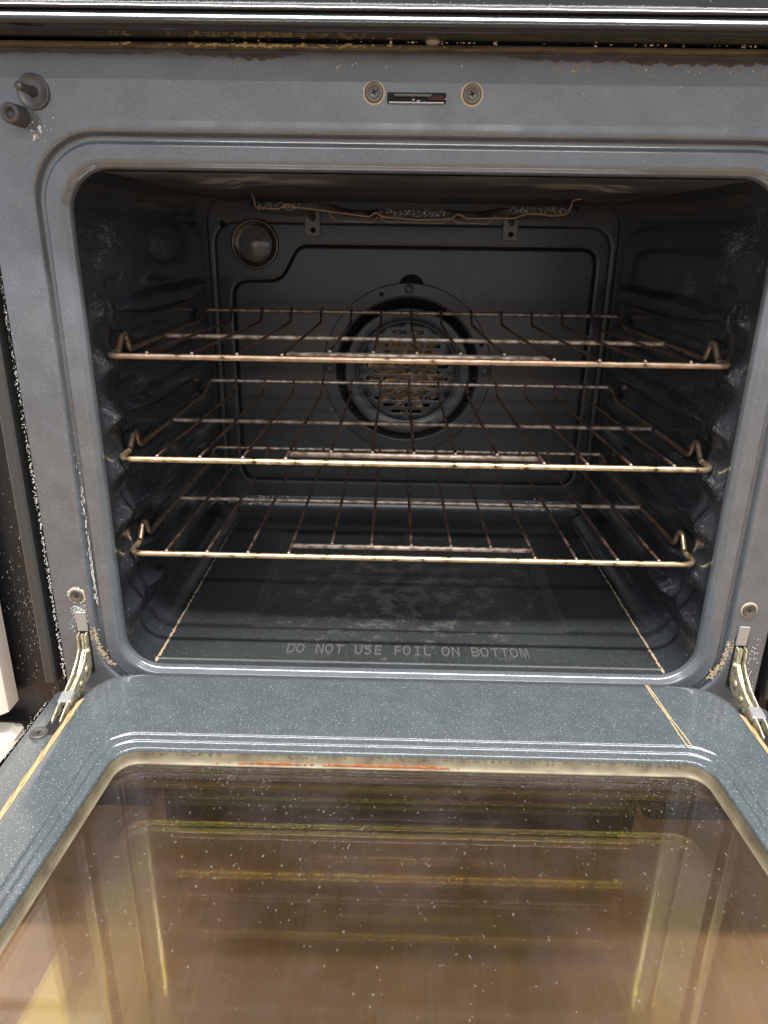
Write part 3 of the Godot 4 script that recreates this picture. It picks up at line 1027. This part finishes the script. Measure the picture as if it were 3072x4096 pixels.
func lower_body(o: Node3D) -> void:
	# the bay under the oven stands empty: its back, its roof and the feet
	part(o, "bay_back", cbox(Vector3(0.742, 0.44, 0.02), 0.004), mats.black, Vector3(0, -0.507, -0.262))
	part(o, "bay_roof", cbox(Vector3(0.742, 0.02, 0.32), 0.002), mats.black, Vector3(0, -0.280, -0.112))
	part(o, "top_deck", cbox(Vector3(0.80, 0.02, 0.55), 0.004), mats.black, Vector3(0, 0.47, -0.24))
	part(o, "rear_shell", cbox(Vector3(0.78, 0.96, 0.02), 0.002), mats.black, Vector3(0, -0.07, -0.56))


# ---------------------------------------------------------------- the door
func loop_xz(hw: float, z0: float, z1: float, r: float, y: float, widen := 0.0) -> PackedVector3Array:
	var l := PackedVector3Array()
	for p in rr(-hw, hw, z0, z1, r, 10, 10):
		l.append(Vector3(p.x * (1.0 + widen * (p.y - 0.16)), y, p.y))
	return l


func door(o: Node3D) -> void:
	var loops := []
	for p in [[0.3680, 0.058, 0.506, 0.006, -0.2480, 0.0], [0.3690, 0.057, 0.507, 0.006, -0.2400, 0.0], [0.3675, 0.0585, 0.5055, 0.006, -0.2372, 0.0], [0.3400, 0.060, 0.499, 0.006, -0.2366, 0.0], [0.3292, 0.0445, 0.496, 0.036, -0.2350, 0.0], [0.3282, 0.0425, 0.495, 0.036, -0.2290, 0.0], [0.3268, 0.0430, 0.494, 0.036, -0.2252, 0.0], [0.3235, 0.0455, 0.492, 0.036, -0.2228, 0.0], [0.3190, 0.0500, 0.489, 0.036, -0.2220, 0.0], [0.3175, 0.0515, 0.4885, 0.036, -0.2220, 0.0], [0.2872, 0.1380, 0.4840, 0.032, -0.22200, 0.17], [0.2860, 0.1395, 0.4828, 0.032, -0.22200, 0.17], [0.2852, 0.1404, 0.4821, 0.032, -0.22203, 0.17], [0.2848, 0.1409, 0.4817, 0.032, -0.22220, 0.17], [0.2845, 0.1413, 0.4814, 0.032, -0.22265, 0.17], [0.2841, 0.1419, 0.4809, 0.032, -0.22320, 0.17], [0.2837, 0.1425, 0.4804, 0.032, -0.22350, 0.17], [0.2828, 0.1434, 0.4797, 0.032, -0.22360, 0.17], [0.2818, 0.1444, 0.4789, 0.032, -0.22360, 0.17], [0.2785, 0.1470, 0.4768, 0.027, -0.22360, 0.22], [0.2775, 0.1480, 0.4760, 0.027, -0.22360, 0.22], [0.2767, 0.1488, 0.4754, 0.027, -0.22363, 0.22], [0.2763, 0.1493, 0.4750, 0.027, -0.22380, 0.22], [0.2760, 0.1497, 0.4746, 0.027, -0.22425, 0.22], [0.2756, 0.1503, 0.4742, 0.027, -0.22480, 0.22], [0.2752, 0.1509, 0.4737, 0.027, -0.22510, 0.22], [0.2743, 0.1518, 0.4730, 0.027, -0.22520, 0.22], [0.2733, 0.1527, 0.4722, 0.027, -0.22520, 0.22], [0.2690, 0.1560, 0.4696, 0.021, -0.22520, 0.27], [0.2680, 0.1570, 0.4688, 0.021, -0.22520, 0.27], [0.2670, 0.1580, 0.4680, 0.021, -0.22523, 0.27], [0.2666, 0.1585, 0.4676, 0.021, -0.22550, 0.27], [0.2663, 0.1589, 0.4673, 0.021, -0.22610, 0.27], [0.2660, 0.1592, 0.4670, 0.021, -0.22750, 0.27], [0.2658, 0.1594, 0.4669, 0.021, -0.22900, 0.27]]:
		loops.append(loop_xz(p[0], p[1], p[2], p[3], p[4], p[5]))
	var d := part(o, "door", loft(loops), mats.door)
	# dull metal wall round the window
	var tr := part(d, "window_trim", loft([loop_xz(0.2657, 0.1595, 0.467, 0.021, -0.2290, 0.27), loop_xz(0.2650, 0.1612, 0.466, 0.020, -0.2340, 0.27), loop_xz(0.2640, 0.1630, 0.465, 0.020, -0.2376, 0.27), loop_xz(0.2615, 0.1655, 0.462, 0.018, -0.2380, 0.27)]), mats.trim)
	var ru := []
	for k in 260:
		var x: float = [rng.randfn(-0.130, 0.018), rng.randfn(-0.042, 0.010), rng.randfn(0.004, 0.014), rng.randfn(-0.02, 0.035)][k % 4]
		ru.append([Vector3(x, -0.2374 + absf(rng.randfn(0, 0.0017)), 0.1634 - 0.0004), Vector3(0, 0.4, 0.9).normalized(), rng.randf_range(0.0004, 0.0014), Vector3.RIGHT, rng.randf_range(1.0, 4.5)])
	flakes(ru, mats.rust, tr, "rust_spots")
	var gm := []
	for k in 420:
		gm.append([Vector3(rng.randf_range(-0.25, 0.26), -0.2290 - absf(rng.randfn(0, 0.0009)), 0.1607), Vector3(0, 0.1, 1).normalized(), rng.randf_range(0.0002, 0.0008), Vector3.RIGHT, rng.randf_range(1.0, 3.5)])
	flakes(gm, mats.burnt, tr, "edge_grime")
	# panes
	part(d, "inner_glass", cbox(Vector3(0.62, 0.004, 0.325), 0.0002), mats.glass, Vector3(0, -0.2402, 0.3125))
	part(d, "outer_glass", cbox(Vector3(0.62, 0.004, 0.325), 0.0002), mats.coated, Vector3(0, -0.2720, 0.3125))
	var dust := []
	for k in 3600:
		var x := rng.randf_range(-0.25, 0.26)
		var z := 0.168 + pow(rng.randf(), 2.2) * 0.24
		dust.append([Vector3(x, -0.2381, z), Vector3.UP, 0.00018 + 0.0008 * pow(rng.randf(), 4.0), Vector3(rng.randf() - 0.5, 0, 1), rng.randf_range(0.7, 2.2)])
	var film := StandardMaterial3D.new()
	film.albedo_color = Color(0.5, 0.49, 0.48, 0.38)
	film.transparency = BaseMaterial3D.TRANSPARENCY_ALPHA
	film.roughness = 0.9
	flakes(dust, film, d, "dust_specks")
	# thin film of grease and wiped dust, tinted purple to paint haze
	var fi := Image.create(512, 256, false, Image.FORMAT_RGBA8)
	var cloud := noise(0.012, 101, 5)
	var wipe := noise(0.05, 102, 3)
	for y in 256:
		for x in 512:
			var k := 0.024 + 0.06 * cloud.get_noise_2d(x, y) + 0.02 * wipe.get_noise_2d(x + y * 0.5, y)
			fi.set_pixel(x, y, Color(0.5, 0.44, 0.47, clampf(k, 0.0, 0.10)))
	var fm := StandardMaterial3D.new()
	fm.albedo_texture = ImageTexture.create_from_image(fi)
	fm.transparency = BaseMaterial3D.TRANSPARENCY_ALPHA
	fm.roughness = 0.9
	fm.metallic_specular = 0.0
	stuff(part(d, "hazy_grease_film", sheet(2, 2, func(u, v): return Vector3(lerpf(-0.29, 0.29, u), -0.2379, lerpf(0.160, 0.468, v))), fm))
	# outer skin under the panel
	part(d, "outer_skin", loft([loop_xz(0.3745, 0.066, 0.508, 0.008, -0.2420), loop_xz(0.3752, 0.066, 0.509, 0.008, -0.2460), loop_xz(0.3752, 0.066, 0.509, 0.008, -0.2760), loop_xz(0.3720, 0.070, 0.503, 0.008, -0.2785), loop_xz(0.300, 0.150, 0.474, 0.02, -0.2785), loop_xz(0.300, 0.150, 0.474, 0.02, -0.2500)]), mats.black)
	# braided gasket along both sides
	for s in [-1, 1]:
		var g := Node3D.new()
		g.name = "gasket"
		d.add_child(g, true)
		for k in 4:
			var path := PackedVector3Array()
			var n := 160
			for i in n + 1:
				var t := float(i) / n
				var z := lerpf(0.064, 0.486, t)
				var bend := 0.010 * (1.0 - smoothstep(0.064, 0.085, z))
				path.append(Vector3(s * (0.3335 - bend + (k - 1.5) * 0.0019 + 0.0004 * sin(t * 90.0 + k * 1.9)), -0.2335 + 0.0008 * (1.0 if k == 1 or k == 2 else 0.0) + 0.0003 * sin(t * 140.0 + k * 2.6), z))
			part(g, "strand", tube(path, 0.0011, 6), mats.gasket_dark if k == 3 else mats.gasket)
	# screws and hinge slots on the flange
	for s in [-1, 1]:
		screw(d, Vector3(s * 0.3545, -0.2366, 0.128), 0.0088, false, Vector3(-PI / 2, 0, 0))
		part(d, "hinge_slot", cbox(Vector3(0.0165, 0.0014, 0.066), 0.0003), mats.hole, Vector3(s * 0.3445, -0.2366, 0.096))
	# run of baked syrup across the panel on the right
	var run := []
	for k in 900:
		var t := rng.randf()
		var z := lerpf(0.045, 0.142, t)
		var side := (1.0 if k % 2 else -1.0) * (0.0008 + 0.0010 * t) * (1.0 + 0.3 * sin(t * 9.0))
		run.append([Vector3(0.2480 + 0.0085 * t + side + rng.randfn(0, 0.00025), -0.2220, z), Vector3.UP, rng.randf_range(0.0003, 0.0007), Vector3(0.09, 0, 1), rng.randf_range(1.0, 3.0)])
	flakes(run, mats.crust, d, "syrup_run")
	# dried cleaner on the edge of the skin
	var w := []
	for k in 150:
		w.append([Vector3(-0.3735 + rng.randfn(0, 0.0007), -0.2418, rng.randf_range(0.070, 0.16)), Vector3.UP, rng.randf_range(0.0002, 0.0006), Vector3.FORWARD, rng.randf_range(0.8, 2.0)])
	flakes(w, mats.residue, d, "dried_cleaner")


# ---------------------------------------------------------------- racks
func build_racks() -> void:
	var labels := ["bronze wire oven rack on the topmost guides, in front of the fan cover", "straw-coloured wire oven rack on the guides between two other racks", "straw-coloured wire oven rack lowest in the cavity, above the embossed floor"]
	for k in 3:
		rack(labels[k], SHELF[k], mats.bronze if k == 0 else mats.straw, k)


func rack(label: String, y: float, front: Material, which: int) -> void:
	var t := thing("oven_rack", label, "oven rack", Vector3(0, y, 0), "wire racks in the oven")
	var r := 0.0030
	# front bar with its bent ends and the rear of the frame
	part(t, "front_bar", tube(bezier([Vector3(-0.2975, 0, -0.030), Vector3(-0.2975, 0, 0.0), Vector3(0.2975, 0, 0.0), Vector3(0.2975, 0, -0.030)], 0.014, 7), r, 14), front)
	for s in [-1, 1]:
		var x: float = s * 0.2975
		part(t, "side_rail", tube(bezier([Vector3(x, 0, -0.0295), Vector3(x, 0.0012, -0.034), Vector3(x, 0.0150, -0.046), Vector3(x, 0.0150, -0.054), Vector3(x, -0.0035, -0.064), Vector3(x, -0.0030, -0.080), Vector3(x, -0.0025, -0.340), Vector3(x, 0.0080, -0.372)], 0.007, 5), r, 12), mats.bronze)
	part(t, "back_bar", tube(bezier([Vector3(-0.2975, 0.0078, -0.3715), Vector3(-0.2968, 0.0098, -0.3833), Vector3(0.2968, 0.0098, -0.3833), Vector3(0.2975, 0.0078, -0.3715)], 0.016, 7), r, 12), mats.heat)
	part(t, "cross_bar", tube(PackedVector3Array([Vector3(-0.2965, -0.0030, -0.1824), Vector3(0.0, -0.0030, -0.1824), Vector3(0.2965, -0.0030, -0.1824)]), 0.0029, 12), mats.heat)
	part(t, "short_bar", tube(PackedVector3Array([Vector3(-0.1290, 0.0, -0.0285), Vector3(0.0, 0.0, -0.0285), Vector3(0.1305, 0.0, -0.0285)]), 0.0029, 12), mats.heat)
	for i in 13:
		var x := (i - 6) * 0.0430
		var z1 := -0.0275 if i >= 4 and i <= 8 else 0.0012
		var yy := 0.0035
		var wire := part(t, "rod", tube(bezier([Vector3(x, yy, z1), Vector3(x, yy - 0.002, -0.10), Vector3(x, -0.0002 + 0.0002, -0.18), Vector3(x, -0.0035, -0.3660), Vector3(x, 0.0140, -0.3800), Vector3(x, 0.0140, -0.3850)], 0.005, 4), 0.0017, 8), mats.rod)
		part(wire, "cut_end", lathe([Vector2(0.0, 0.0008), Vector2(0.0012, 0.0005), Vector2(0.0018, -0.0004), Vector2(0.0017, -0.0018)], 10, true), mats.rod_end, Vector3(x, yy, z1))


# ---------------------------------------------------------------- what stands on both sides
func build_neighbours() -> void:
	var g := -GROUND_Y
	var t := thing("white_range", "cream white range with a black side, left of the open oven", "range", Vector3(-0.80, GROUND_Y, 0))
	part(t, "body", cbox(Vector3(0.77, 0.76, 0.58), 0.006), mats.black, Vector3(0, g + 0.02, -0.335))
	part(t, "plinth", cbox(Vector3(0.74, g - 0.35, 0.30), 0.006), mats.black, Vector3(0, (g - 0.35) / 2, -0.455))
	var d := part(t, "oven_door", cbox(Vector3(0.70, 0.630, 0.035), 0.006), mats.white_enamel, Vector3(-0.014, g - 0.003, -0.018))
	part(d, "handle", cbox(Vector3(0.60, 0.035, 0.03), 0.010), mats.white_enamel, Vector3(-0.02, 0.265, 0.045))
	for s in [-1, 1]:
		part(d, "handle_post", cbox(Vector3(0.03, 0.026, 0.034), 0.004), mats.white_enamel, Vector3(-0.02 + s * 0.26, 0.265, 0.026))
	part(t, "drawer_front", cbox(Vector3(0.70, 0.09, 0.035), 0.006), mats.white_enamel, Vector3(-0.014, g - 0.390, -0.018))
	var ru := []
	for k in 60:
		ru.append([Vector3(0.336 - absf(rng.randfn(0, 0.03)), -0.3135 + absf(rng.randfn(0, 0.002)), 0.0177), Vector3.BACK, rng.randf_range(0.0006, 0.002), Vector3.RIGHT, rng.randf_range(1.0, 3.0)])
	flakes(ru, mats.rust, d, "rust_spots")
	var w2 := []
	for k in 320:
		w2.append([Vector3(0.36 + rng.randfn(0, 0.014), g - 0.20 + rng.randfn(0, 0.08), -0.0449), Vector3.BACK, rng.randf_range(0.00015, 0.0006), Vector3.UP, rng.randf_range(0.8, 3.0)])
	flakes(w2, mats.residue, t, "dried_cleaner")
	var n := thing("black_range", "black range with dried white spatter, right of the open oven", "range", Vector3(0.80, GROUND_Y, 0))
	part(n, "body", cbox(Vector3(0.78, 0.76, 0.60), 0.006), mats.black, Vector3(0, g + 0.02, -0.32))
	part(n, "plinth", cbox(Vector3(0.74, g - 0.35, 0.30), 0.006), mats.black, Vector3(0, (g - 0.35) / 2, -0.455))
	part(n, "oven_door", cbox(Vector3(0.76, 0.64, 0.03), 0.006), mats.gloss, Vector3(0, g - 0.01, -0.002))
	var w := []
	for k in 900:
		w.append([Vector3(-0.38 + absf(rng.randfn(0, 0.03)), g - 0.20 + rng.randfn(0, 0.05), 0.0131), Vector3.BACK, rng.randf_range(0.0002, 0.0007), Vector3.UP, rng.randf_range(0.8, 2.0)])
	flakes(w, mats.residue, n, "dried_cleaner")
